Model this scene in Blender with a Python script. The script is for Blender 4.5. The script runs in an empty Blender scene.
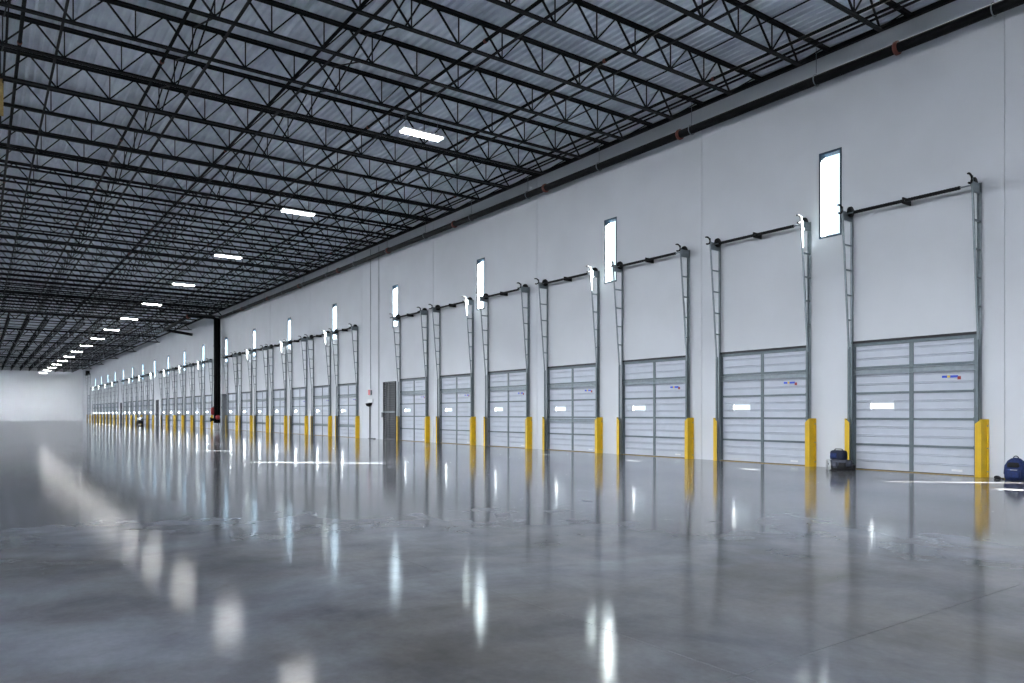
import bpy, math, random
from mathutils import Vector
random.seed(7)
SC = bpy.context.scene
COL = SC.collection
PI = math.pi
# ------------------------------------------------------------------ place
CAM_H = 1.33
PW = 17.25            # distance camera -> dock wall
BAY = 3.9624          # dock door spacing (13 ft)
D0 = 8.455            # centre of the nearest door
LEN = 173.6           # end wall
XB = -20.0            # back wall
YL = 46.0             # left wall
DECK = 10.42
WALL_T = 0.28
def P(s, p, z): return Vector((s, -p, z))
def dc(i): return D0 + BAY*i

# ------------------------------------------------------------------ materials
def mat(name, col, rough=0.5, metal=0.0, var=0.06, scale=6.0, bump=0.0, coat=0.0, spec=0.5):
    m = bpy.data.materials.new(name); m.use_nodes = True
    nt = m.node_tree; b = nt.nodes['Principled BSDF']
    b.inputs['Roughness'].default_value = rough
    b.inputs['Metallic'].default_value = metal
    b.inputs['Specular IOR Level'].default_value = spec
    b.inputs['Coat Weight'].default_value = coat
    tc = nt.nodes.new('ShaderNodeTexCoord')
    n = nt.nodes.new('ShaderNodeTexNoise'); n.inputs['Scale'].default_value = scale
    n.inputs['Detail'].default_value = 4
    r = nt.nodes.new('ShaderNodeValToRGB')
    r.color_ramp.elements[0].position = 0.3; r.color_ramp.elements[1].position = 0.7
    r.color_ramp.elements[0].color = tuple(c*(1-var) for c in col) + (1,)
    r.color_ramp.elements[1].color = tuple(min(1, c*(1+var)) for c in col) + (1,)
    nt.links.new(tc.outputs['Object'], n.inputs['Vector'])
    nt.links.new(n.outputs['Fac'], r.inputs['Fac'])
    nt.links.new(r.outputs['Color'], b.inputs['Base Color'])
    if bump:
        bn = nt.nodes.new('ShaderNodeBump'); bn.inputs['Strength'].default_value = bump
        bn.inputs['Distance'].default_value = 0.01
        nt.links.new(n.outputs['Fac'], bn.inputs['Height']); nt.links.new(bn.outputs['Normal'], b.inputs['Normal'])
    return m
def emat(name, col, strength):
    m = bpy.data.materials.new(name); m.use_nodes = True
    nt = m.node_tree; b = nt.nodes['Principled BSDF']
    b.inputs['Base Color'].default_value = (*col, 1)
    b.inputs['Emission Color'].default_value = (*col, 1)
    b.inputs['Emission Strength'].default_value = strength
    return m
def glass_mat(name, haze=0.004):
    m = bpy.data.materials.new(name); m.use_nodes = True
    nt = m.node_tree; nt.nodes.clear()
    out = nt.nodes.new('ShaderNodeOutputMaterial')
    t = nt.nodes.new('ShaderNodeBsdfTransparent'); t.inputs['Color'].default_value = (0.92, 0.96, 0.97, 1)
    g = nt.nodes.new('ShaderNodeBsdfGlossy'); g.inputs['Roughness'].default_value = 0.02
    f = nt.nodes.new('ShaderNodeFresnel'); f.inputs['IOR'].default_value = 1.25
    mx = nt.nodes.new('ShaderNodeMixShader')
    tl = nt.nodes.new('ShaderNodeBsdfTranslucent'); tl.inputs['Color'].default_value = (0.92, 0.96, 1.0, 1)
    m0 = nt.nodes.new('ShaderNodeMixShader'); m0.inputs[0].default_value = haze
    nt.links.new(t.outputs[0], m0.inputs[1]); nt.links.new(tl.outputs[0], m0.inputs[2])
    ge = nt.nodes.new('ShaderNodeNewGeometry')          # reflect once, on the entering face only
    sb = nt.nodes.new('ShaderNodeMath'); sb.operation = 'SUBTRACT'; sb.inputs[0].default_value = 1.0
    mu = nt.nodes.new('ShaderNodeMath'); mu.operation = 'MULTIPLY'
    nt.links.new(ge.outputs['Backfacing'], sb.inputs[1]); nt.links.new(sb.outputs[0], mu.inputs[0]); nt.links.new(f.outputs[0], mu.inputs[1])
    nt.links.new(mu.outputs[0], mx.inputs[0]); nt.links.new(m0.outputs[0], mx.inputs[1]); nt.links.new(g.outputs[0], mx.inputs[2])
    nt.links.new(mx.outputs[0], out.inputs['Surface'])
    return m

LED = 40.0
LED_FILL = 2900.0  # strength of the unseen light rows added to brighten the wall
LAMP_W = 330.0
M = {
 'wall':   mat('painted_concrete_wall', (0.66, 0.68, 0.71), 0.62, var=0.035, scale=0.7, spec=0.3),
 'wall2':  mat('painted_end_wall', (0.84, 0.85, 0.87), 0.5, var=0.02, scale=0.4, spec=0.4),
 'deck':   mat('galvanised_roof_deck', (0.77, 0.82, 0.93), 0.38, metal=0.12, var=0.15, scale=1.4),
 'black':  mat('black_joist_paint', (0.006, 0.006, 0.007), 0.6, var=0.2, scale=9, spec=0.2),
 'pipe':   mat('black_steel_pipe', (0.004, 0.0042, 0.005), 0.6, var=0.25, scale=5, spec=0.12),
 'rust':   mat('red_oxide_coupling', (0.16, 0.035, 0.02), 0.55),
 'galv':   mat('galvanised_steel', (0.21, 0.245, 0.265), 0.42, metal=0.35, var=0.12, scale=12),
 'rail':   mat('door_hardware_steel', (0.115, 0.145, 0.16), 0.45, metal=0.25, var=0.1, scale=14),
 'panel':  mat('white_door_panel', (0.50, 0.535, 0.60), 0.42, var=0.04, scale=3, spec=0.4),
 'seal':   mat('black_rubber_seal', (0.02, 0.02, 0.023), 0.7),
 'yellow': mat('safety_yellow_paint', (0.68, 0.42, 0.002), 0.42, var=0.07, scale=5),
 'spring': mat('black_spring_steel', (0.006, 0.006, 0.007), 0.6, spec=0.2),
 'frame':  mat('window_frame_anodised', (0.02, 0.05, 0.085), 0.45),
 'glass':  glass_mat('clear_glass'),
 'led':    emat('led_diffuser', (1.0, 0.985, 0.96), LED),
 'led_fill': emat('fill_led_diffuser', (0.89, 0.945, 1.0), LED_FILL),
 'white':  mat('white_enamel', (0.75, 0.76, 0.78), 0.4),
 'darkgrey': mat('dark_grey_steel', (0.045, 0.05, 0.06), 0.5, var=0.15),
 'midgrey': mat('grey_cabinet_steel', (0.20, 0.21, 0.23), 0.5, var=0.1),
 'red':    mat('red_enamel', (0.30, 0.02, 0.025), 0.4),
 'pink':   mat('red_white_strobe', (0.70, 0.12, 0.13), 0.4),
 'blue':   mat('blue_label', (0.01, 0.06, 0.55), 0.4),
 'ylabel': mat('yellow_label', (0.75, 0.55, 0.05), 0.4),
 'navy':   mat('navy_nylon', (0.004, 0.018, 0.095), 0.75, var=0.35, scale=30, bump=0.3),
 'navy2':  mat('dark_navy_nylon', (0.004, 0.009, 0.032), 0.75, var=0.3, scale=30, bump=0.3),
 'blacknylon': mat('black_nylon', (0.006, 0.006, 0.008), 0.85, var=0.3, scale=30, bump=0.3),
 'greynylon': mat('grey_nylon', (0.055, 0.06, 0.085), 0.75, var=0.3, scale=30, bump=0.3),
 'strap':  mat('pale_webbing', (0.55, 0.56, 0.56), 0.7),
 'tan':    mat('tan_painted_steel', (0.40, 0.27, 0.09), 0.6, var=0.2, scale=20),
 'door_dark': mat('dark_door_leaf', (0.022, 0.025, 0.03), 0.5),
 'ext':    mat('outside_concrete', (0.4, 0.4, 0.4), 0.8),
}
def floor_mat():
    m = bpy.data.materials.new('polished_concrete'); m.use_nodes = True
    nt = m.node_tree; b = nt.nodes['Principled BSDF']; L = nt.links.new
    tc = nt.nodes.new('ShaderNodeTexCoord')
    def noise(scale, detail, sx=1, sy=1, dist=0.0):
        mp = nt.nodes.new('ShaderNodeMapping'); mp.inputs['Scale'].default_value = (sx, sy, 1)
        n = nt.nodes.new('ShaderNodeTexNoise'); n.inputs['Scale'].default_value = scale
        n.inputs['Detail'].default_value = detail; n.inputs['Roughness'].default_value = 0.62
        n.inputs['Distortion'].default_value = dist
        L(tc.outputs['Object'], mp.inputs['Vector']); L(mp.outputs['Vector'], n.inputs['Vector'])
        return n
    n1 = noise(0.30, 8, 1, 1, 0.8); n2 = noise(1.3, 6, 1, 1, 0.3); n3 = noise(22, 6)
    r1 = nt.nodes.new('ShaderNodeValToRGB')
    r1.color_ramp.elements[0].position = 0.36; r1.color_ramp.elements[1].position = 0.66
    r1.color_ramp.elements[0].color = (0.118, 0.115, 0.114, 1); r1.color_ramp.elements[1].color = (0.190, 0.203, 0.233, 1)
    L(n1.outputs['Fac'], r1.inputs['Fac'])
    r2 = nt.nodes.new('ShaderNodeValToRGB')
    r2.color_ramp.elements[0].position = 0.3; r2.color_ramp.elements[1].position = 0.72
    r2.color_ramp.elements[0].color = (0.70, 0.70, 0.71, 1); r2.color_ramp.elements[1].color = (1.26, 1.26, 1.25, 1)
    L(n2.outputs['Fac'], r2.inputs['Fac'])
    r3 = nt.nodes.new('ShaderNodeValToRGB')
    r3.color_ramp.elements[0].position = 0.3; r3.color_ramp.elements[1].position = 0.75
    r3.color_ramp.elements[0].color = (0.93, 0.93, 0.93, 1); r3.color_ramp.elements[1].color = (1.06, 1.06, 1.06, 1)
    L(n3.outputs['Fac'], r3.inputs['Fac'])
    m1 = nt.nodes.new('ShaderNodeMix'); m1.data_type = 'RGBA'; m1.blend_type = 'MULTIPLY'; m1.inputs[0].default_value = 1
    m2 = nt.nodes.new('ShaderNodeMix'); m2.data_type = 'RGBA'; m2.blend_type = 'MULTIPLY'; m2.inputs[0].default_value = 1
    L(r1.outputs['Color'], m1.inputs[6]); L(r2.outputs['Color'], m1.inputs[7])
    L(m1.outputs[2], m2.inputs[6]); L(r3.outputs['Color'], m2.inputs[7])
    out = nt.nodes['Material Output']; nt.nodes.remove(b)
    df = nt.nodes.new('ShaderNodeBsdfDiffuse'); gl = nt.nodes.new('ShaderNodeBsdfGlossy'); gl.distribution = 'BECKMANN'; gl.inputs['Color'].default_value = (1, 1, 1, 1)
    fr = nt.nodes.new('ShaderNodeFresnel'); fr.inputs['IOR'].default_value = 1.5
    mr = nt.nodes.new('ShaderNodeMath'); mr.operation = 'POWER'; mr.inputs[1].default_value = 1.42
    mxs = nt.nodes.new('ShaderNodeMixShader')
    L(fr.outputs[0], mr.inputs[0]); L(mr.outputs[0], mxs.inputs[0])
    L(df.outputs[0], mxs.inputs[1]); L(gl.outputs[0], mxs.inputs[2]); L(mxs.outputs[0], out.inputs['Surface'])
    L(m2.outputs[2], df.inputs['Color'])
    rr = nt.nodes.new('ShaderNodeMapRange')
    rr.inputs['To Min'].default_value = 0.10; rr.inputs['To Max'].default_value = 0.14
    L(n1.outputs['Fac'], rr.inputs['Value']); L(rr.outputs[0], gl.inputs['Roughness'])
    return m
M['floor'] = floor_mat()

# ------------------------------------------------------------------ mesh builder
class MB:
    def __init__(s): s.v = []; s.f = []
    def add(s, vs, fs):
        o = len(s.v); s.v += [tuple(v) for v in vs]; s.f += [tuple(i+o for i in f) for f in fs]; return s
    def box(s, x0, x1, y0, y1, z0, z1):
        return s.add([(x0,y0,z0),(x1,y0,z0),(x1,y1,z0),(x0,y1,z0),(x0,y0,z1),(x1,y0,z1),(x1,y1,z1),(x0,y1,z1)],
                     [(0,3,2,1),(4,5,6,7),(0,1,5,4),(1,2,6,5),(2,3,7,6),(3,0,4,7)])
    def bar(s, a, b, w, h=None, up=(0,0,1)):
        a = Vector(a); b = Vector(b); h = h or w; d = (b-a).normalized(); u = Vector(up)
        if abs(d.dot(u)) > 0.98: u = Vector((1,0,0))
        x = d.cross(u).normalized(); y = x.cross(d).normalized()
        q = [(-1,-1),(1,-1),(1,1),(-1,1)]
        vs = [a + x*(i*w/2) + y*(j*h/2) for i,j in q] + [b + x*(i*w/2) + y*(j*h/2) for i,j in q]
        return s.add(vs, [(0,1,2,3),(7,6,5,4),(0,4,5,1),(1,5,6,2),(2,6,7,3),(3,7,4,0)])
    def tube(s, pts, r, n=10, rs=None):
        pts = [Vector(p) for p in pts]; o = len(s.v); prev = None
        for k, p in enumerate(pts):
            if k == 0: d = pts[1]-pts[0]
            elif k == len(pts)-1: d = pts[-1]-pts[-2]
            else: d = (pts[k+1]-p).normalized() + (p-pts[k-1]).normalized()
            d.normalize()
            if prev is None:
                u = Vector((0,0,1)) if abs(d.z) < 0.9 else Vector((1,0,0))
            else: u = prev
            x = d.cross(u)
            if x.length < 1e-4: x = d.cross(Vector((0,1,0)))
            x.normalize(); y = x.cross(d).normalized(); prev = y
            rad = rs[k] if rs else r
            for j in range(n):
                t = 2*PI*j/n
                s.v.append(tuple(p + x*(math.cos(t)*rad) + y*(math.sin(t)*rad)))
        for k in range(len(pts)-1):
            for j in range(n):
                a = o+k*n+j; b = o+k*n+(j+1)%n
                s.f.append((a, b, b+n, a+n))
        s.f.append(tuple(o+j for j in reversed(range(n)))); s.f.append(tuple(o+(len(pts)-1)*n+j for j in range(n)))
        return s
    def prism(s, prof, z0, z1):                     # closed xy outline extruded along z
        n = len(prof)
        vs = [(x,y,z0) for x,y in prof] + [(x,y,z1) for x,y in prof]
        return s.add(vs, [tuple(reversed(range(n))), tuple(range(n,2*n))] + [(i,(i+1)%n,(i+1)%n+n,i+n) for i in range(n)])
    def build(s, name, m, parent=None, smooth=False):
        me = bpy.data.meshes.new(name); me.from_pydata(s.v, [], s.f); me.update()
        me.materials.append(M[m] if isinstance(m, str) else m)
        if smooth:
            for p in me.polygons: p.use_smooth = True
        o = bpy.data.objects.new(name, me); COL.objects.link(o)
        if parent: o.parent = parent
        return o
def tag(o, label=None, cat=None, group=None, kind=None):
    if label: o['label'] = label
    if cat: o['category'] = cat
    if group: o['group'] = group
    if kind: o['kind'] = kind
    return o
def empty(name, loc=(0,0,0)):
    o = bpy.data.objects.new(name, None); o.location = loc; o.empty_display_size = 0.2; COL.objects.link(o); return o
def tree_copy(o, parent=None):
    c = o.copy(); COL.objects.link(c)
    if parent: c.parent = parent
    for ch in list(o.children): tree_copy(ch, c)
    return c
ORD = ['first','second','third','fourth','fifth','sixth','seventh','eighth','ninth','tenth','eleventh','twelfth','thirteenth','fourteenth','fifteenth','sixteenth','seventeenth','eighteenth','nineteenth','twentieth']

# ------------------------------------------------------------------ shell
def struct(o, label, cat): return tag(o, label, cat, kind='structure')
# floor: slabs with saw-cut joints between
xj = [XB]; x = 2.4
xs = [2.4 - 5.28*k for k in range(4, 0, -1)] + [2.4 + 5.28*k for k in range(0, 33)]
xs = [q for q in xs if XB+0.5 < q < LEN-0.5]
yb = [-PW-0.6, -9.35, -3.15, 3.05, 9.25, 15.45, 21.65, 27.85, 34.05, 40.25, YL+0.3]
xb = [XB-0.3] + xs + [LEN+0.3]
fm = MB(); g = 0.0025
for i in range(len(xb)-1):
    for j in range(len(yb)-1):
        fm.box(xb[i]+g, xb[i+1]-g, yb[j]+g, yb[j+1]-g, -0.15, 0)
fm.box(XB-0.3, LEN+0.3, -PW-0.6, YL+0.3, -0.3, -0.005)
struct(fm.build('floor', 'floor'), 'polished grey concrete warehouse floor with saw-cut joints', 'floor')

# roof deck (corrugated, ribs run along the dock wall)
dm = MB(); pitch = 0.2032; y = -PW-0.3; prof = []
while y < YL+0.3:
    prof += [(y, 0.0), (y+0.060, 0.0), (y+0.085, 0.070), (y+0.178, 0.070)]; y += pitch
n = len(prof)
dm.v = [(XB-0.3, a, DECK+b) for a,b in prof] + [(LEN+0.3, a, DECK+b) for a,b in prof]
dm.f = [(i, i+1, i+1+n, i+n) for i in range(n-1)]
o = dm.build('ceiling', 'deck'); struct(o, 'corrugated galvanised steel roof deck', 'ceiling')
MB().box(XB-0.3, LEN+0.3, -PW-0.5, YL+0.3, DECK+0.09, DECK+0.2).build('roof_insulation', 'white', o)

# dock wall with its openings
A = list(range(0, 7)); B = list(range(8, 15)); Cg = list(range(16, 22)); Dg = list(range(23, 29)); E = list(range(30, 38))
DOORS = A + B + Cg + Dg + E
DW = 1.385
WIN = [10.43 + 7.9248*k for k in range(19)]
holes = [(dc(i)-DW-0.004, dc(i)+DW+0.004, 0, 3.052) for i in DOORS]
holes += [(w-0.28, w+0.28, 5.76, 7.87) for w in WIN]
holes += [(4.70, 5.11, 0.6, 2.05), (2.75, 3.35, 1.62, 1.97)]      # unseen openings placed to let sun streaks onto the floor
DRIVE = 162.4
holes += [(DRIVE-2.05, DRIVE+2.05, 0, 4.9)]
GATES = [34.79, 95.9, 123.3]
for gx in GATES: holes.append((gx-0.66, gx+0.66, 0, 2.95))
joints = [6.55 + 7.9248*k for k in range(-3, 22)]
brk = sorted(set([XB-0.3, LEN+0.3] + [round(v,4) for h in holes for v in h[:2]] + [round(v,4) for q in joints for v in (q-0.011, q+0.011)]))
wm = MB()
for a, b in zip(brk[:-1], brk[1:]):
    if b-a < 1e-5: continue
    mid = (a+b)/2
    y1 = -PW - (0.02 if any(abs(mid-q) < 0.011 for q in joints) else 0)
    hs = sorted((h[2], h[3]) for h in holes if h[0] < mid < h[1])
    z = -0.1
    for h0, h1 in hs:
        if h0 > z: wm.box(a, b, -PW-WALL_T, y1, z, h0)
        z = h1
    wm.box(a, b, -PW-WALL_T, y1, z, DECK+0.09)
struct(wm.build('wall_right', 'wall'), 'long white painted concrete dock wall on the right', 'wall')
struct(MB().box(LEN, LEN+0.3, -PW-WALL_T, YL+0.3, -0.1, DECK+0.09).build('wall_end', 'wall2'), 'plain pale grey end wall at the far left', 'wall')
struct(MB().box(XB-0.3, LEN+0.3, YL, YL+0.3, -0.1, DECK+0.09).build('wall_left', 'wall2'), 'plain pale wall opposite the dock doors', 'wall')
struct(MB().box(XB-0.3, XB, -PW-WALL_T, YL+0.3, -0.1, DECK+0.09).build('wall_back', 'wall2'), 'plain pale wall behind the viewpoint', 'wall')
struct(MB().box(XB, LEN, -PW, -PW+0.10, DECK-0.11, DECK-0.005).build('trim_1', 'black'), 'black steel ledger angle where roof deck meets dock wall', 'trim')

struct(MB().box(4.66, 5.035, -PW+0.002, -PW+0.04, 0.55, 2.10).build('door_60', 'panel'), 'added unseen slab narrowing the sun slit right of the view', 'door')  # unseen slab added to shape the thin sun streak by the backpack

# ------------------------------------------------------------------ windows
def window_at():
    r = empty('window_1')
    f = MB(); w, h, t = 0.28, 2.11, 0.03
    f.box(-w, -w+t, -0.03, 0.0, 0, h).box(w-t, w, -0.03, 0.0, 0, h)
    f.box(-w, w, -0.03, 0.0, 0, t).box(-w, w, -0.03, 0.0, h-t, h)
    f.build('window_frame', 'frame', r)
    ln = MB(); q = 0.008; y0, y1 = -WALL_T, -0.03
    ln.box(-w, -w+q, y0, y1, 0, h).box(w-q, w, y0, y1, 0, h).box(-w+q, w-q, y0, y1, 0, q).box(-w+q, w-q, y0, y1, h-q, h)
    ln.build('dimming_liner', 'frame', r)  # dark liner added to dim the sunlit reveals and their reflections
    tr = MB(); k = 0.022
    tr.box(-w-k, -w+0.004, -0.01, 0.012, -k, h+k).box(w-0.004, w+k, -0.01, 0.012, -k, h+k)
    tr.box(-w-k, w+k, -0.01, 0.012, -k, 0.004).box(-w-k, w+k, -0.01, 0.012, h-0.004, h+k)
    tr.build('casing', 'frame', r)
    MB().box(-w+0.015, w-0.015, -0.018, -0.012, 0.015, h-0.015).build('glass_pane', 'glass', r)
    return r
win0 = window_at()
for k, wx in enumerate(WIN):
    o = win0 if k == 0 else tree_copy(win0)
    o.name = 'window_%d' % (k+1); o.location = (wx, -PW, 5.76)
    if k == 0: lb = 'tall narrow daylit window nearest the camera, between the two rightmost dock doors'
    elif k <= 7: lb = '%s tall narrow daylit window going left from the nearest one' % ORD[k]
    else: lb = '%s tall narrow daylit slit window beyond the black riser' % ORD[k-8]
    tag(o, lb, 'window', 'tall narrow windows high on the dock wall', 'structure')

# ------------------------------------------------------------------ dock doors
def rib_section(z0, z1, x0, x1):
    """one door panel with two pressed ribs, profile in (y,z) extruded along x"""
    h = z1-z0; a = 0.0; pts = [(0.004, z0), (0.05, z0)]
    for q in (1/3, 2/3):
        zc = z0 + h*q
        pts += [(0.05, zc-0.022), (0.030, zc-0.014), (0.030, zc+0.004), (0.062, zc+0.008), (0.05, zc+0.026)]
    pts += [(0.05, z1), (0.004, z1)]
    n = len(pts); m = MB()
    m.v = [(x0, y, z) for y, z in pts] + [(x1, y, z) for y, z in pts]
    m.f = [tuple(range(n)), tuple(reversed(range(n, 2*n)))] + [(i, i+n, (i+1) % n + n, (i+1) % n) for i in range(n)]
    return m
SH = 0.61
def make_door(extra):
    r = empty('door_1')
    for k in range(5):
        z0, z1 = k*SH + (0.02 if k == 0 else 0.004), (k+1)*SH-0.004
        if k == 2:
            lx0, lx1, lz0, lz1 = 0.40, 0.95, 1.46, 1.58
            m = rib_section(z0, z1, -DW, lx0-0.0); m2 = rib_section(z0, z1, lx1, DW)
            m.add(m2.v, m2.f)
            m.box(lx0, lx1, 0.004, 0.05, z0, lz0).box(lx0, lx1, 0.004, 0.05, lz1, z1)
            sec = m.build('section', 'panel', r)
            f = MB(); t = 0.022
            f.box(lx0-t, lx1+t, 0.03, 0.058, lz0-t, lz0+0.002).box(lx0-t, lx1+t, 0.03, 0.058, lz1-0.002, lz1+t)
            f.box(lx0-t, lx0+0.002, 0.03, 0.058, lz0, lz1).box(lx1-0.002, lx1+t, 0.03, 0.058, lz0, lz1)
            tag(f.build('vision_frame', 'white', sec), 'white frame of the small vision window')
            tag(MB().box(lx0, lx1, 0.02, 0.026, lz0, lz1).build('vision_pane', 'glass', sec), 'small bright daylit vision pane')
        else:
            rib_section(z0, z1, -DW, DW).build('section', 'panel', r)
    for x in (-DW+0.035, 0.0, DW-0.035):
        w = 0.045 if x == 0 else 0.035
        MB().box(x-w, x+w, 0.05, 0.066, 0.03, 3.04).build('stile', 'rail', r)
    for k in (1, 2, 3, 4):
        MB().box(-DW, DW, 0.045, 0.078, k*SH-0.03, k*SH+0.022).build('section_rail', 'rail', r)
    def strut(z):
        MB().box(-DW, DW, 0.05, 0.062, z-0.065, z+0.065).box(-DW, DW, 0.05, 0.115, z-0.065, z-0.055).box(-DW, DW, 0.05, 0.115, z+0.055, z+0.065).build('strut', 'galv', r)
    strut(2.335)
    if extra: strut(extra)
    MB().box(-DW, DW, 0.045, 0.085, 2.955, 3.05).build('top_rail', 'rail', r)
    MB().box(-DW-0.02, DW+0.02, 0.078, 0.12, 3.03, 3.085).build('header_seal', 'seal', r)
    MB().box(-DW, DW, 0.006, 0.05, 0.0, 0.022).build('bottom_seal', 'seal', r)
    MB().box(-DW, DW, 0.05, 0.17, 0.0005, 0.008).build('threshold', 'tan', r)
    pl = MB().box(-0.99, -0.66, 0.055, 0.058, 2.125, 2.175).build('warning_label', 'blue', r)
    tag(pl, 'blue and yellow strip label')
    MB().box(-0.83, -0.77, 0.058, 0.0595, 2.127, 2.173).build('yellow_mark', 'ylabel', pl)
    MB().box(-1.05, -0.98, 0.055, 0.059, 2.08, 2.15).build('red_tag', 'red', r)
    MB().box(-1.08, -0.86, 0.055, 0.057, 0.08, 0.125).build('maker_label', 'white', r)
    for zz in (0.30, 0.91, 1.52, 2.13, 2.74):
        for sx in (-1, 1):
            MB().box(sx*(DW-0.02)-0.05, sx*(DW-0.02)+0.05, 0.066, 0.10, zz-0.36+0.02, zz-0.26).build('hinge', 'rail', r) if zz > 0.5 else None
    return r
dproto = {0: make_door(None), 1: make_door(1.10), 2: make_door(0.67)}
used = set()
def door_phrase(i):
    if i in A: return 'the %s dock door left of the blue backpack' % ORD[i]
    if i in B: return 'the %s dock door left of the red strobe post' % ORD[i-8]
    if i in Cg: return 'the %s dock door beyond the black riser' % ORD[i-16]
    if i in Dg: return 'the %s dock door beyond the second mesh gate' % ORD[i-23]
    return 'the %s dock door beyond the farthest mesh gate' % ORD[i-30]
for num, i in enumerate(DOORS):
    kind = 1 if i == 3 else (0 if i < 7 else 2)
    if kind in used: o = tree_copy(dproto[kind])
    else: o = dproto[kind]; used.add(kind)
    o.name = 'door_%d' % (num+1); o.location = (dc(i), -PW-0.075, 0)
    tag(o, 'white ribbed door, ' + door_phrase(i), 'dock door', 'sectional dock doors along the wall', 'structure')

# ------------------------------------------------------------------ vertical lift track frames
def make_tracks(DW=DW, top=6.22, head=2.95, name='door_track', rungs=(3.6, 4.2, 4.8, 5.4, 6.0)):
    r = empty(name); ex = DW+0.06; slope = 0.29/(top-head)
    for sx in (-1, 1):
        ex = DW+0.06 if sx < 0 else DW+0.015
        x = sx*ex
        m = MB().box(x-0.035, x+0.035, 0.002, 0.012, 0.0, top).box(x-sx*0.035-0.005, x-sx*0.035+0.005, 0.002, 0.06, 0.0, top)
        m.build('wall_angle', 'galv', r)
        MB().box(x-0.02, x+0.035, 0.095, 0.135, 0.0, head).build('roller_track', 'rail', r)
        MB().bar((x+sx*0.01, 0.12, head-0.05), (x+sx*0.01, 0.12+0.29, top+0.08), 0.04, 0.03, (0,1,0)).build('inclined_track', 'galv', r)
        for z in rungs:
            yy = 0.12 + slope*(z-head)
            MB().box(x-0.018, x+0.018, 0.012, yy, z-0.018, z+0.018).build('standoff', 'galv', r)
        # bearing plate, cable drum and spring bumper at the top
        MB().box(x-sx*0.005-0.006, x-sx*0.005+0.006, 0.01, 0.40, top-0.20, top-0.02).build('bearing_plate', 'galv', r)
        MB().tube([(x-sx*0.03, 0.15, top-0.02), (x-sx*0.08, 0.15, top-0.02)], 0.125, 16).build('cable_drum', 'spring', r, True)
        hk = []
        for t in range(9):
            a = math.radians(60 + t*28)
            hk.append((x+sx*0.01, 0.53+0.125*math.cos(a), top+0.0+0.10*math.sin(a)))
        MB().tube(hk, 0.022, 6).build('bumper_spring', 'spring', r, True)
    MB().tube([(-ex+0.02, 0.30, top-0.09), (ex-0.02, 0.30, top-0.09)], 0.016, 8).build('torsion_shaft', 'galv', r, True)
    for a, b in ((-ex+0.22, -0.03), (0.03, ex-0.22)):
        n = 40; pts = [(a+(b-a)*k/n, 0.30, top-0.09) for k in range(n+1)]
        MB().tube(pts, 0.04, 10, rs=[0.042 if k % 2 else 0.036 for k in range(n+1)]).build('torsion_spring', 'spring', r, True)
    MB().box(-0.014, 0.014, 0.0, 0.36, top-0.16, top-0.02).build('center_bracket', 'spring', r)
    return r
tproto = make_tracks()
for num, i in enumerate(DOORS):
    o = tproto if num == 0 else tree_copy(tproto)
    o.location = (dc(i), -PW+0.02, 0)
    tag(o, 'lift track and spring shaft over ' + door_phrase(i), 'door track', 'vertical lift door tracks')

# ------------------------------------------------------------------ yellow track guards
def make_guard(sx):
    r = empty('track_guard')
    # outline seen from above: front plate, bevel back to the wall and a bolted foot flange
    o1 = [(0.0, 0.195), (sx*0.12, 0.195), (sx*0.165, 0.030), (sx*0.20, 0.030), (sx*0.20, 0.012), (sx*0.153, 0.012), (sx*0.11, 0.182), (0.0, 0.182)]
    if sx < 0: o1 = o1[::-1]
    n = len(o1); m = MB(); ht = 1.22; ch = 0.10
    top = [ht - (ch if abs(x) < 1e-6 else 0) for x, y in o1]
    m.v = [(x, y, 0) for x, y in o1] + [(x, y, t) for (x, y), t in zip(o1, top)]
    m.f = [tuple(range(n))[::-1], tuple(range(n, 2*n))] + [(k, (k+1) % n, (k+1) % n+n, k+n) for k in range(n)]
    m.build('guard_plate', 'yellow', r)
    for z in (0.12, 0.61, 1.08):
        MB().tube([(sx*0.183, 0.028, z), (sx*0.183, 0.046, z)], 0.014, 8).build('anchor_bolt', 'galv', r)
    return r
gp = {-1: make_guard(-1), 1: make_guard(1)}; first = {-1: True, 1: True}
for i in DOORS:
    for sx in (-1, 1):
        if first[sx]: o = gp[sx]; first[sx] = False
        else: o = tree_copy(gp[sx])
        o.location = (dc(i) + (1.365 if sx > 0 else -1.415), -PW, 0)
        tag(o, 'yellow guard %s of %s' % ('right' if sx < 0 else 'left', door_phrase(i)), 'track guard', 'yellow track guards flanking the dock doors')
for sx in (-1, 1):
    o = tree_copy(gp[sx]); o.location = (DRIVE + sx*2.2, -PW, 0)
    tag(o, 'yellow steel guard on the %s side of the tall far drive-in door' % ('right' if sx < 0 else 'left'), 'track guard', 'yellow track guards flanking the dock doors')

# tall drive-in door at the far end
r = empty('door_50', (DRIVE, -PW, 0)); struct(r, 'tall grey drive-in door at the far end of dock wall', 'dock door')
for k in range(8):
    rib_section(k*SH+0.004, (k+1)*SH-0.004, -2.13, 2.13).build('section', 'panel', r)
for x in (-2.09, -0.7, 0.7, 2.09): MB().box(x-0.04, x+0.04, 0.05, 0.068, 0.02, 4.86).build('stile', 'rail', r)
for k in range(1, 8): MB().box(-2.13, 2.13, 0.045, 0.078, k*SH-0.03, k*SH+0.022).build('section_rail', 'rail', r)
MB().box(-2.15, 2.15, 0, 0.09, 4.885, 4.93).build('header_seal', 'seal', r)
r = make_tracks(2.13, 8.9, 4.75, 'door_track', (5.4, 6.1, 6.8, 7.5, 8.2)); r.location = (DRIVE, -PW+0.02, 0)
tag(r, 'very tall lift track over the far drive-in door', 'door track', 'vertical lift door tracks')
MB().box(-1.9, -0.9, 0.10, 0.7, 8.7, 9.5).build('motor_housing', 'black', r)

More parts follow.
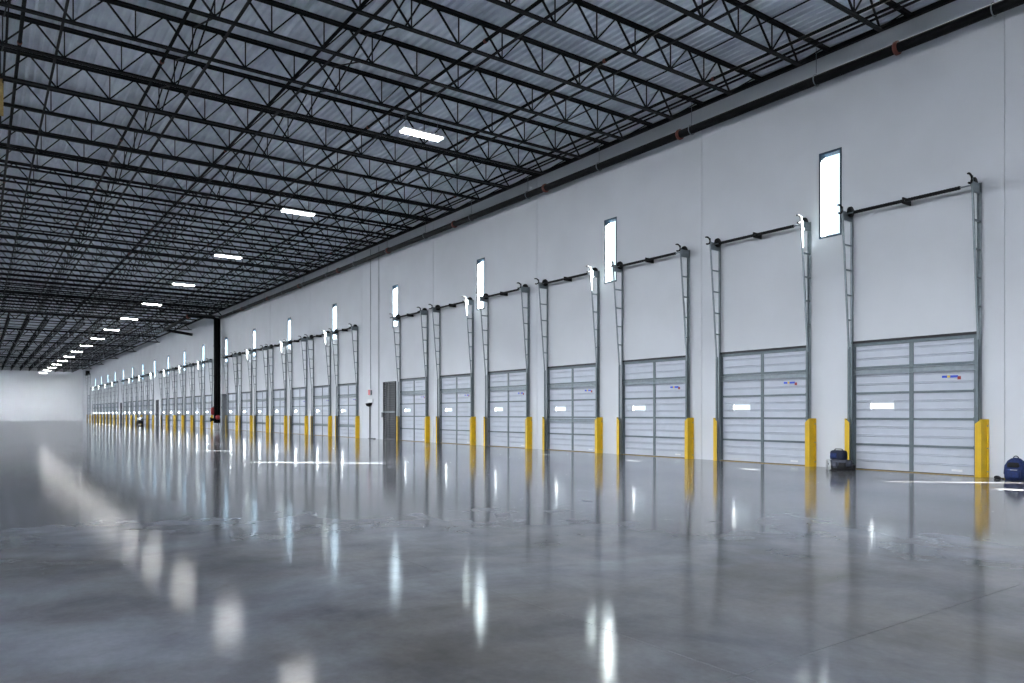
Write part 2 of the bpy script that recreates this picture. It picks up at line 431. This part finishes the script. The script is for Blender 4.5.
# ------------------------------------------------------------------ mesh gates over the man doors
def make_gate():
    r = empty('mesh_gate')
    f = MB(); W = 0.70; H = 3.0
    f.box(-W, -W+0.05, 0.002, 0.07, 0, H).box(W-0.05, W, 0.002, 0.07, 0, H).box(-W, W, 0.002, 0.07, H-0.05, H).box(-W, W, 0.002, 0.07, 0.02, 0.07)
    f.build('gate_frame', 'darkgrey', r)
    for a, b in ((-W+0.05, -0.01), (0.01, W-0.05)):
        m = MB(); m.box(a, a+0.03, 0.02, 0.05, 0.07, H-0.05).box(b-0.03, b, 0.02, 0.05, 0.07, H-0.05)
        k = 0
        while 0.07 + k*0.12 < H-0.1:
            z = 0.07+k*0.12; m.box(a, b, 0.03, 0.042, z, z+0.035); k += 1
        for q in range(1, 6):
            x = a+(b-a)*q/6; m.box(x-0.008, x+0.008, 0.026, 0.034, 0.07, H-0.05)
        m.build('mesh_leaf', 'darkgrey', r)
    tag(MB().box(-W, W, 0.05, 0.085, 1.40, 1.47).build('cross_bar', 'galv', r), 'pale steel cross bar')
    MB().box(W+0.02, W+0.14, 0.002, 0.10, 1.15, 1.42).build('lock_box', 'midgrey', r)
    return r
g0 = make_gate()
for k, gx in enumerate(GATES):
    o = g0 if k == 0 else tree_copy(g0)
    o.location = (gx, -PW, 0)
    tag(o, ['tall dark mesh gate between red strobe post and the seventh dock door', 'distant dark mesh gate two runs of doors past the red strobe post', 'farthest dark mesh gate, before the last run of dock doors'][k], 'gate', 'dark mesh gates over the man doors')
    d = MB().box(gx-0.70+0.04, gx+0.66, -PW-0.12, -PW-0.06, 0.0, 2.95).build('door_%d' % (51+k), 'door_dark')
    struct(d, 'dark man door behind the %s mesh gate' % ['nearest', 'second', 'farthest'][k], 'door')

# strobe, post and conduits on the wall beside the gate
sx0 = 37.1
r = empty('detector_post', (sx0, -PW, 0)); tag(r, 'dark slim post with a round black head left of the mesh gate', 'post')
MB().tube([(0, 0.06, 0.0), (0, 0.06, 1.82)], 0.035, 10).build('post', 'darkgrey', r)
MB().tube([(0, 0.08, 1.74), (0, 0.10, 1.80), (0, 0.12, 1.92)], 0.1, 12, rs=[0.06, 0.16, 0.19]).build('round_head', 'spring', r)
tag(MB().box(-0.30, 0.30, 0.002, 0.05, 1.95, 2.12).build('back_plate', 'white', r), 'white back plate')
MB().box(-0.62, 0.06, 0.01, 0.12, 0.0, 0.03).build('foot', 'darkgrey', r)
r = empty('fire_strobe', (sx0+0.02, -PW, 2.5)); tag(r, 'small red and white fire strobe above the slim dark post', 'strobe')
MB().box(-0.02, 0.22, 0.002, 0.06, -0.14, 0.14).build('housing', 'pink', r)
MB().box(-0.16, -0.03, 0.002, 0.05, -0.14, 0.12).build('back_box', 'midgrey', r)
o = MB().tube([(sx0-0.02, -PW+0.03, 2.66), (sx0-0.02, -PW+0.03, DECK-0.2)], 0.014, 6).build('conduit', 'galv')
tag(o, 'thin grey conduit rising from the red fire strobe', 'conduit')
o = MB().tube([(36.06, -PW+0.03, 0.0), (36.06, -PW+0.03, DECK-0.2)], 0.016, 6).build('conduit', 'galv')
tag(o, 'thin grey conduit rising above the nearest mesh gate', 'conduit')

# ------------------------------------------------------------------ roof joists (across the aisle, near part)
JS = 1.981; J0 = 8.455; JB = 9.69; JT = DECK-0.045; JEND = 1.3
bot = [15.90, 14.87]; p = 13.65
while p > -1.2: bot.append(p); p -= 1.2
tops = [16.95] + [(a+b)/2 for a, b in zip(bot[:-1], bot[1:])]
def joist_parts(split, r):
    tc = MB(); bc = MB()
    for q in (-1, 1):
        tc.box(q*0.032-0.026, q*0.032+0.026, -PW+0.02, JEND, JT-0.005, JT+0.043)
        tc.box(q*0.012-0.005, q*0.012+0.005, -PW+0.02, JEND, JT-0.055, JT)
        bc.box(q*0.030-0.024, q*0.030+0.024, -15.97, JEND, JB-0.034, JB-0.024)
        bc.box(q*0.012-0.005, q*0.012+0.005, -15.97, JEND, JB-0.034, JB+0.03)
    tc.build('top_chord', 'black', r); bc.build('bottom_chord', 'black', r)
    bars = []
    for k, b in enumerate(bot):
        bars.append(('web_diagonal', (0, -b+0.02, JB), (0, -tops[k]+0.02, JT-0.02), 0.030))
        if k+1 < len(tops): bars.append(('web_diagonal', (0, -b-0.0, JB), (0, -tops[k+1]-0.02, JT-0.02), 0.036))
        if k > 0: bars.append(('web_vertical', (0, -b, JB), (0, -b, JT-0.02), 0.024))
    if split:
        for nm, a, b, w in bars: MB().bar(a, b, w).build(nm, 'black', r)
    else:
        m = MB()
        for nm, a, b, w in bars: m.bar(a, b, w)
        m.build('web', 'black', r)
NEAR = 14
KJ = list(range(-2, 35))
jn = jf = None
LIGHTS = [J0 + 5*JS*k for k in range(1, 17) if J0+5*JS*k < LEN-1]
def joist_label(k):
    if k < 0: return '%s black open-web roof joist, cut by the top right of view' % ORD[k+2]
    q, rem = divmod(k, 5)
    if q == 0: return '%s black open-web roof joist before the one with the nearest strip light' % ORD[4-rem]
    if rem == 0: return 'black open-web roof joist carrying the %s strip light from the camera' % ORD[q-1]
    return '%s black open-web roof joist beyond the %s strip light from the camera' % (ORD[rem-1], ORD[q-1])
for num, k in enumerate(KJ):
    if num < NEAR:
        if jn is None: jn = empty('roof_joist'); joist_parts(True, jn); o = jn
        else: o = tree_copy(jn)
    else:
        if jf is None: jf = empty('roof_joist'); joist_parts(False, jf); o = jf
        else: o = tree_copy(jf)
    o.location = (J0+JS*k, 0, 0)
    tag(o, joist_label(k), 'roof joist', 'black open-web joists across the aisle')
SJ0 = J0+JS*KJ[0]-1.5; SJ1 = J0+JS*KJ[-1]+0.5

# bridging rows: crossed angles between neighbouring joists plus a bottom angle
for n_, p_ in enumerate((7.47, 4.1, 0.5)):
    r = empty('joist_bridging', (0, -p_, 0))
    m1 = MB(); m2 = MB()
    for k in KJ[:-1]:
        a = J0+JS*k; b = a+JS
        m1.bar((a, 0.02, JB+0.02), (b, 0.02, JT-0.06), 0.028)
        m2.bar((a, -0.03, JT-0.06), (b, -0.03, JB+0.02), 0.028)
    m1.build('rising_brace', 'black', r); m2.build('falling_brace', 'black', r)
    tag(r, '%s row of black cross bracing between roof joists, counted from the dock wall' % ORD[n_], 'bridging', 'bracing rows between the joists')
# sprinkler branch lines
for n_, p_ in enumerate((15.45, 12.5, 9.58, 6.62, 3.68, 0.79)):
    r = empty('sprinkler_pipe', (0, -p_, 0)); z = 10.0
    MB().tube([(SJ0-12, 0, z), (79, 0, z)], 0.040, 8).build('pipe', 'pipe', r, True)
    for k in range(9):
        x = 12.6 + 6.4*k + 0.9*(n_ % 3)
        tag(MB().tube([(x-0.04, 0, z), (x+0.04, 0, z)], 0.052, 10).build('coupling', 'rust', r), 'rust red coupling')
    tag(r, '%s black sprinkler line threaded through the joists, counted from the dock wall' % ORD[n_], 'sprinkler pipe', 'sprinkler lines under the roof')
for n_, (p_, z_, w_) in enumerate(((16.4, JT-0.05, 0.045), (15.48, JB+0.03, 0.04), (14.67, JT-0.05, 0.025), (12.74, JB+0.03, 0.045), (9.78, JB+0.03, 0.045), (6.78, JB+0.03, 0.045), (4.48, JB+0.03, 0.05), (1.48, JB+0.03, 0.05))):
    o = MB().bar((SJ0, -p_, z_), (SJ1 if n_ > 2 else 65.5, -p_, z_), w_).build('bridging_or_shade_angle', 'black')
    tag(o, '%s straight black angle along the roof joists, counted from the dock wall' % ORD[n_], 'bridging', 'straight angles along the roof joists')

# ------------------------------------------------------------------ girders and lengthwise joists in the far part
def girder_parts(r, deep):
    zt = DECK-0.02; zb = zt-deep
    MB().box(-0.14, 0.14, -PW+0.01, JEND, zt-0.12, zt).build('top_chord', 'black', r)
    MB().box(-0.10, 0.10, -PW+0.01, JEND, zb+0.02, zb+0.10).build('bottom_chord', 'black', r)
    m = MB(); a = PW-0.2; up = True
    while a > -0.8:
        b = a-0.6
        m.bar((0, -a, zb+0.05 if up else zt-0.05), (0, -b, zt-0.05 if up else zb+0.05), 0.07); a = b; up = not up
    m.build('web', 'black', r)
GX = [66.4] + [78.6 + 15.8496*k for k in range(6)]
gd = empty('roof_girder'); girder_parts(gd, 0.76)
for k, gx in enumerate(GX):
    o = gd if k == 0 else tree_copy(gd)
    o.location = (gx, 0, 0)
    tag(o, 'heavy black truss girder across the aisle, ' + ('above the black riser' if k == 0 else '%s past the black riser' % ORD[k-1]), 'roof girder', 'roof girders across the far aisle')
lj = None
segs = list(zip(GX[1:], GX[2:] + [LEN]))
for a_, (x0, x1) in enumerate(segs):
    for b_ in range(12):
        p_ = 15.3 - 1.45*b_
        if lj is None:
            lj = empty('roof_joist'); Ls = 15.6; zb = DECK-0.70
            MB().box(0.12, Ls, -0.06, 0.06, DECK-0.08, DECK-0.005).build('top_chord', 'black', lj)
            MB().box(0.9, Ls-0.8, -0.06, 0.06, zb-0.04, zb+0.04).build('bottom_chord', 'black', lj)
            m = MB(); q = 0.9; up = True
            while q < Ls-0.9:
                m.bar((q, 0, zb if up else DECK-0.06), (q+0.6, 0, DECK-0.06 if up else zb), 0.03); q += 0.6; up = not up
            m.build('web', 'black', lj); o = lj
        else: o = tree_copy(lj)
        o.location = (x0, -p_, 0)
        tag(o, '%s lengthwise roof joist from the dock wall in the %s girder bay past the riser' % (ORD[b_], ORD[a_]), 'roof joist', 'lengthwise joists in the far roof')

for a_, (x0, x1) in enumerate(segs):
    for b_ in range(1, 6):
        xx = x0 + (x1-x0)*b_/6
        o = MB().bar((xx, -15.3, DECK-0.66), (xx, JEND, DECK-0.66), 0.06).build('bridging_or_shade_angle', 'black')  # these crosswise angles are added to darken the far roof
        tag(o, '%s added black crosswise angle darkening the %s girder bay past the riser' % (ORD[b_-1], ORD[a_]), 'bridging', 'added crosswise angles darkening the far roof')

# ------------------------------------------------------------------ strip lights
def make_light():
    r = empty('strip_light')
    MB().box(-0.17, 0.17, -0.63, 0.63, 0.03, 0.09).build('housing', 'white', r)
    for x in (-0.095, 0.095):
        MB().box(x-0.045, x+0.045, -0.60, 0.60, 0.0, 0.029).build('led_tube', 'led', r)
    for yy in (-0.5, 0.5):
        MB().tube([(0, yy, 0.09), (0, yy, 0.54)], 0.006, 6).build('hanger_cable', 'galv', r)
    return r
LP = 10.08; LZ = 9.11
lt = make_light()
allx = [J0 + 5*JS*k for k in range(-2, 17)]
allx = [q for q in allx if q < LEN-6]
cnt = 0
for k, lx in enumerate(allx):
    ld = bpy.data.lights.new('strip_lamp', 'AREA'); ld.shape = 'RECTANGLE'; ld.size = 0.3; ld.size_y = 1.2
    ld.energy = LAMP_W; ld.color = (0.90, 0.95, 1.0); ld.spread = math.radians(118 if lx < 150 else 172)     # added area lamp; narrowed against floor glare, widened to brighten the end wall
    lo_ = bpy.data.objects.new('strip_lamp', ld); lo_.location = (lx, -LP, LZ-0.012); COL.objects.link(lo_)
    o = lt if k == 0 else tree_copy(lt)
    o.location = (lx, -LP, LZ)
    if lx < 15: lb = 'lit twin strip light hung from roof joist behind the view'
    else:
        lb = ('nearest and largest lit twin strip light under the roof' if cnt == 0 else '%s lit twin strip light from the camera in the receding row' % ORD[cnt]); cnt += 1
    tag(o, lb, 'ceiling light', 'strip lights in a receding row')
# unseen rows of strip lights added left of view to brighten the wall
lh = tree_copy(lt)
for ch in lh.children:
    if ch.name.startswith('led_tube'):
        ch.data = ch.data.copy(); ch.data.materials[0] = M['led_fill']
firsth = True
for ry in (13.0, 22.0, 31.0, 40.0):
    for lx in allx[::2]:
        o = lh if firsth else tree_copy(lh); firsth = False
        o.location = (lx, ry, LZ)
        tag(o, 'added unseen strip light brightening the wall, outside the left of view', 'ceiling light', 'added strip lights outside the view')

# ------------------------------------------------------------------ main along the wall with hangers
r = empty('main_pipe', (0, -PW+0.40, 9.59)); tag(r, 'thick black pipe running along the top of the dock wall', 'pipe')
MB().tube([(XB+1, 0, 0), (66.4, 0, 0)], 0.115, 16).build('pipe', 'pipe', r, True)
for k in range(14):
    x = 2.17 + 6.4*k
    if x > 66: break
    q = tag(MB().tube([(x-0.04, 0, 0), (x+0.04, 0, 0)], 0.152, 16).build('coupling', 'rust', r, True), 'grooved coupling')
for k in range(15):
    x = 6.6 + 3.96*k
    if x > 66: break
    h = MB().tube([(x, 0, 0.17), (x, 0, 0.80)], 0.008, 6)
    ring = [(x, 0.138*math.cos(t*PI/8), 0.138*math.sin(t*PI/8)) for t in range(17)]
    h.tube(ring, 0.012, 6)
    tag(h.build('hanger', 'galv', r), 'steel hanger rod and ring')

# sprinkler riser with its loop
r = empty('sprinkler_riser', (67.1, -PW+0.38, 0)); tag(r, 'black floor-to-roof sprinkler riser with red valves at its base', 'riser')
for x, yy, rr in ((0.08, -0.06, 0.16), (-0.08, 0.22, 0.16)):
    MB().tube([(x, yy, 0.55), (x, yy, 9.62)], rr, 14).build('riser_pipe', 'pipe', r, True)
    for z in (1.95, 4.6, 7.2): MB().tube([(x, yy, z-0.05), (x, yy, z+0.05)], rr+0.025, 14).build('coupling', 'pipe', r, True)
    tag(MB().tube([(x, yy, 0.0), (x, yy, 0.55)], 0.09, 12).build('base_pipe', 'white', r, True), 'pale base pipe')
tag(MB().tube([(0.10, 0.34, 1.25), (0.10, 0.36, 1.40), (0.10, 0.36, 1.75), (0.10, 0.34, 1.9)], 0.2, 14, rs=[0.13, 0.23, 0.23, 0.14]).build('check_valve', 'red', r, True), 'red check valve')
tag(MB().tube([(-0.15, 0.08, 0.85), (-0.15, 0.08, 0.95), (-0.15, 0.08, 1.15), (-0.15, 0.08, 1.25)], 0.2, 14, rs=[0.13, 0.21, 0.21, 0.13]).build('control_valve', 'red', r, True), 'red control valve')
MB().tube([(0, -0.3, 0.85), (0, 0.55, 0.85)], 0.13, 12).build('cross_pipe', 'pipe', r, True)
for yy in (0.60, -0.3):
    MB().tube([(0, yy-0.03, 0.85), (0, yy+0.03, 0.85)], 0.20, 14).build('flange', 'pipe', r, True)
MB().tube([(0.1, 0.2, 9.55), (0.1, 0.4, 9.66), (0, 2.2, 9.66), (0.05, 2.3, 9.66), (10.2, 2.3, 9.40), (10.3, 2.2, 9.40), (10.4, -0.2, 9.10)], 0.14, 12).build('loop_pipe', 'pipe', r, True)
tag(MB().tube([(0.35, 2.3, 9.66), (0.55, 2.3, 9.65)], 0.20, 14).build('loop_coupling', 'rust', r, True), 'rust red coupling')

r = empty('electrical_cabinet', (66.12, -PW, 0)); tag(r, 'tall grey cabinet on the wall right of the black riser', 'cabinet')
MB().box(-0.30, 0.30, 0.002, 0.35, 0.0, 3.05).build('body', 'midgrey', r)
MB().box(-0.27, 0.27, 0.352, 0.372, 1.45, 3.0).build('door', 'midgrey', r)
MB().box(-0.27, 0.27, 0.352, 0.372, 0.06, 1.40).build('door', 'midgrey', r)
MB().box(-0.22, -0.19, 0.372, 0.40, 1.8, 2.0).build('handle', 'spring', r)
r = empty('supply_box', (66.5, -PW+0.75, 0)); tag(r, 'small white box on the floor below the black riser', 'box')
MB().box(-0.2, 0.2, -0.16, 0.16, 0, 0.36).build('box_body', 'white', r); MB().box(-0.21, 0.21, -0.17, 0.17, 0.36, 0.40).build('lid', 'white', r)

# ------------------------------------------------------------------ bags on the floor
def blob(pts_rings, name, m, parent, smooth=True, sub=1):
    """closed loft: rings of (z, half-x, half-y, cx, cy) with rounded-rectangle outline"""
    mb = MB(); N = 20
    for (z, hx, hy, cx, cy) in pts_rings:
        for j in range(N):
            t = 2*PI*j/N; c, s_ = math.cos(t), math.sin(t); e = 0.55
            mb.v.append((cx + hx*math.copysign(abs(c)**e, c), cy + hy*math.copysign(abs(s_)**e, s_), z))
    R = len(pts_rings)
    for k in range(R-1):
        for j in range(N):
            a = k*N+j; b = k*N+(j+1) % N; mb.f.append((a, b, b+N, a+N))
    mb.f.append(tuple(reversed(range(N)))); mb.f.append(tuple((R-1)*N+j for j in range(N)))
    return mb.build(name, m, parent, smooth)
# backpack by the wall (front faces the room)
r = empty('backpack', (6.27, -PW+0.24, 0)); tag(r, 'royal blue backpack standing on the floor against the white wall', 'backpack')
blob([(0.0, 0.15, 0.10, 0, 0), (0.03, 0.18, 0.125, 0, 0), (0.18, 0.185, 0.13, 0, 0), (0.30, 0.17, 0.12, 0, -0.005), (0.38, 0.135, 0.095, 0, -0.01), (0.43, 0.08, 0.06, 0, -0.02), (0.445, 0.03, 0.03, 0, -0.02)], 'body', 'navy', r)
blob([(0.03, 0.12, 0.04, 0, 0.125), (0.06, 0.14, 0.055, 0, 0.13), (0.17, 0.14, 0.055, 0, 0.13), (0.215, 0.125, 0.04, 0, 0.12)], 'front_pocket', 'navy', r)
blob([(0.255, 0.09, 0.02, 0, 0.108), (0.275, 0.115, 0.03, 0, 0.112), (0.33, 0.105, 0.03, 0, 0.098), (0.355, 0.08, 0.015, 0, 0.085)], 'top_pocket', 'blacknylon', r)
MB().box(-0.10, 0.02, 0.186, 0.192, 0.205, 0.215).build('logo_strip', 'strap', r)
hd = [(0.05*math.cos(PI*t/8), -0.03, 0.42+0.06*math.sin(PI*t/8)) for t in range(9)]
MB().tube(hd, 0.010, 6).build('grab_handle', 'navy2', r, True)
MB().tube([(0.16, -0.06, 0.05), (0.21, -0.02, 0.12), (0.20, -0.04, 0.28), (0.12, -0.08, 0.38)], 0.014, 6).build('shoulder_strap', 'navy2', r, True)
MB().tube([(-0.16, -0.06, 0.05), (-0.20, -0.02, 0.12), (-0.19, -0.04, 0.28), (-0.12, -0.08, 0.38)], 0.014, 6).build('shoulder_strap', 'navy2', r, True)
r = empty('glove', (6.58, -PW+0.27, 0)); tag(r, 'small dark crumpled glove on the floor left of the blue backpack', 'glove')
blob([(0.0, 0.05, 0.04, 0, 0), (0.02, 0.065, 0.05, 0, 0), (0.05, 0.05, 0.035, 0.01, 0), (0.065, 0.02, 0.02, 0.01, 0)], 'palm', 'blacknylon', r)
for q in range(4): MB().tube([(-0.03, -0.03+0.02*q, 0.02), (-0.10, -0.05+0.03*q, 0.015), (-0.135, -0.055+0.033*q, 0.012)], 0.011, 6).build('finger', 'ylabel' if q == 2 else 'blacknylon', r, True)
# tool bag with a smaller blue bag on it, left of the nearest door
BX, BY = 9.78, -PW+0.62
r = empty('tool_bag', (BX, BY, 0)); tag(r, 'grey and black tool bag on the floor under a small blue bag', 'bag')
blob([(0.0, 0.24, 0.14, 0, 0), (0.02, 0.26, 0.16, 0, 0), (0.10, 0.26, 0.16, 0, 0)], 'base', 'blacknylon', r)
blob([(0.10, 0.255, 0.155, 0, 0), (0.18, 0.25, 0.15, 0, 0), (0.235, 0.235, 0.14, 0, 0), (0.25, 0.20, 0.11, 0, 0)], 'body', 'greynylon', r)
blob([(0.05, 0.07, 0.02, -0.12, 0.158), (0.10, 0.09, 0.03, -0.12, 0.165), (0.19, 0.08, 0.02, -0.12, 0.157)], 'pocket', 'blacknylon', r)
blob([(0.05, 0.05, 0.02, 0.06, 0.158), (0.10, 0.06, 0.03, 0.06, 0.165), (0.19, 0.05, 0.02, 0.06, 0.157)], 'pocket', 'greynylon', r)
st = [(0.27+0.01*math.sin(t), 0.06-0.03*t/8, 0.02+0.22*math.sin(PI*t/8)) if t < 5 else (0.20+0.012*(8-t), 0.17, 0.02+0.22*math.sin(PI*t/8)) for t in range(9)]
MB().tube([(0.30, 0.10, 0.015), (0.305, 0.10, 0.12), (0.27, 0.14, 0.22), (0.20, 0.18, 0.235), (0.165, 0.19, 0.14), (0.17, 0.19, 0.015)], 0.028, 8).build('carry_strap', 'strap', r, True)['label'] = 'pale webbing carry strap'
MB().tube([(0.26, -0.02, 0.05), (0.33, 0.0, 0.14), (0.31, 0.0, 0.22), (0.25, 0.0, 0.21)], 0.016, 6).build('side_strap', 'blacknylon', r, True)
r = empty('lunch_bag', (BX+0.06, BY, 0.252)); tag(r, 'small navy blue bag resting on top of the grey tool bag', 'bag')
blob([(0.0, 0.17, 0.11, 0, 0), (0.02, 0.185, 0.125, 0, 0), (0.16, 0.185, 0.125, 0, 0), (0.20, 0.17, 0.11, 0, 0), (0.215, 0.13, 0.08, 0, 0)], 'body', 'navy2', r)
blob([(0.03, 0.07, 0.015, 0.06, 0.125), (0.06, 0.085, 0.022, 0.06, 0.127), (0.15, 0.08, 0.015, 0.06, 0.122)], 'front_pocket', 'navy', r)
MB().tube([(-0.12, 0, 0.20), (-0.08, 0, 0.245), (0.08, 0, 0.245), (0.12, 0, 0.20)], 0.012, 6).build('handle', 'blacknylon', r, True)
r = empty('charger_box', (9.66, -PW+0.34, 0)); tag(r, 'small black block on the floor between tool bag and nearest door', 'box')
MB().box(-0.05, 0.05, -0.05, 0.05, 0, 0.11).build('block_body', 'blacknylon', r)
MB().tube([(-0.04, 0, 0.11), (-0.03, 0, 0.15), (0.03, 0, 0.15), (0.04, 0, 0.11)], 0.008, 6).build('handle', 'blacknylon', r, True)

# far cart between the distant guards
r = empty('floor_scrubber', (101.6, -PW+1.0, 0)); tag(r, 'small grey floor machine with a dark base by distant yellow guards', 'floor machine')
blob([(0.12, 0.50, 0.33, 0, 0), (0.30, 0.52, 0.35, 0, 0), (0.48, 0.46, 0.33, 0, 0)], 'base', 'blacknylon', r)
blob([(0.48, 0.42, 0.30, 0.05, 0), (0.70, 0.40, 0.28, 0.08, 0), (0.95, 0.28, 0.24, 0.16, 0)], 'tank', 'midgrey', r)
for x in (-0.32, 0.32):
    for yy in (-0.28, 0.28): MB().tube([(x, yy-0.04, 0.13), (x, yy+0.04, 0.13)], 0.13, 12).build('wheel', 'seal', r)
MB().tube([(-0.35, -0.2, 0.45), (-0.6, -0.2, 1.0), (-0.6, 0.2, 1.0), (-0.35, 0.2, 0.45)], 0.02, 6).build('handle_bar', 'darkgrey', r, True)

# tan panel just inside the left edge of the view
r = empty('roof_panel', (23.5, -0.24, 0)); tag(r, 'tan panel hanging among the roof joists at the left edge', 'panel')
MB().box(-0.02, 0.02, -0.30, 0.30, 9.1, 10.2).build('sheet', 'tan', r)
MB().tube([(0, -0.2, 10.2), (0, -0.2, 10.4)], 0.008, 6).build('hanger', 'galv', r); MB().tube([(0, 0.2, 10.2), (0, 0.2, 10.4)], 0.008, 6).build('hanger', 'galv', r)

# ------------------------------------------------------------------ light and sky
w = bpy.data.worlds.new('sky'); SC.world = w; w.use_nodes = True
nt = w.node_tree; bg = nt.nodes['Background']
bg.inputs['Color'].default_value = (0.80, 0.92, 1.0, 1); bg.inputs['Strength'].default_value = 1.9
sl = bpy.data.lights.new('sun', 'SUN'); sl.energy = 330; sl.angle = math.radians(0.53); sl.color = (1.0, 0.96, 0.88)
so = bpy.data.objects.new('sun', sl); COL.objects.link(so)
so.rotation_euler = Vector((1.35, 1.45, -1.0)).to_track_quat('-Z', 'Y').to_euler()

cam = bpy.data.cameras.new('camera'); co = bpy.data.objects.new('camera', cam); COL.objects.link(co)
TH = math.atan2(534.0, 743.8)
cam.sensor_width = 36.0; cam.lens = 743.8/1024*36
cam.shift_y = (414-341.5)/1024
co.location = (0, 0, CAM_H); co.rotation_euler = (PI/2, 0, -(PI/2+TH))
cam.clip_end = 500; cam.clip_start = 0.05
SC.camera = co
SC.view_settings.view_transform = 'Standard'; SC.view_settings.look = 'None'
SC.view_settings.gamma = 1; SC.view_settings.exposure = 0.0; SC.view_settings.use_curve_mapping = False
try:
    SC.cycles.use_denoising = True
    SC.cycles.max_bounces = 10; SC.cycles.diffuse_bounces = 5; SC.cycles.glossy_bounces = 5
    SC.cycles.transparent_max_bounces = 12
    SC.cycles.sample_clamp_indirect = 40.0
    SC.cycles.caustics_reflective = False; SC.cycles.caustics_refractive = False
except Exception: pass
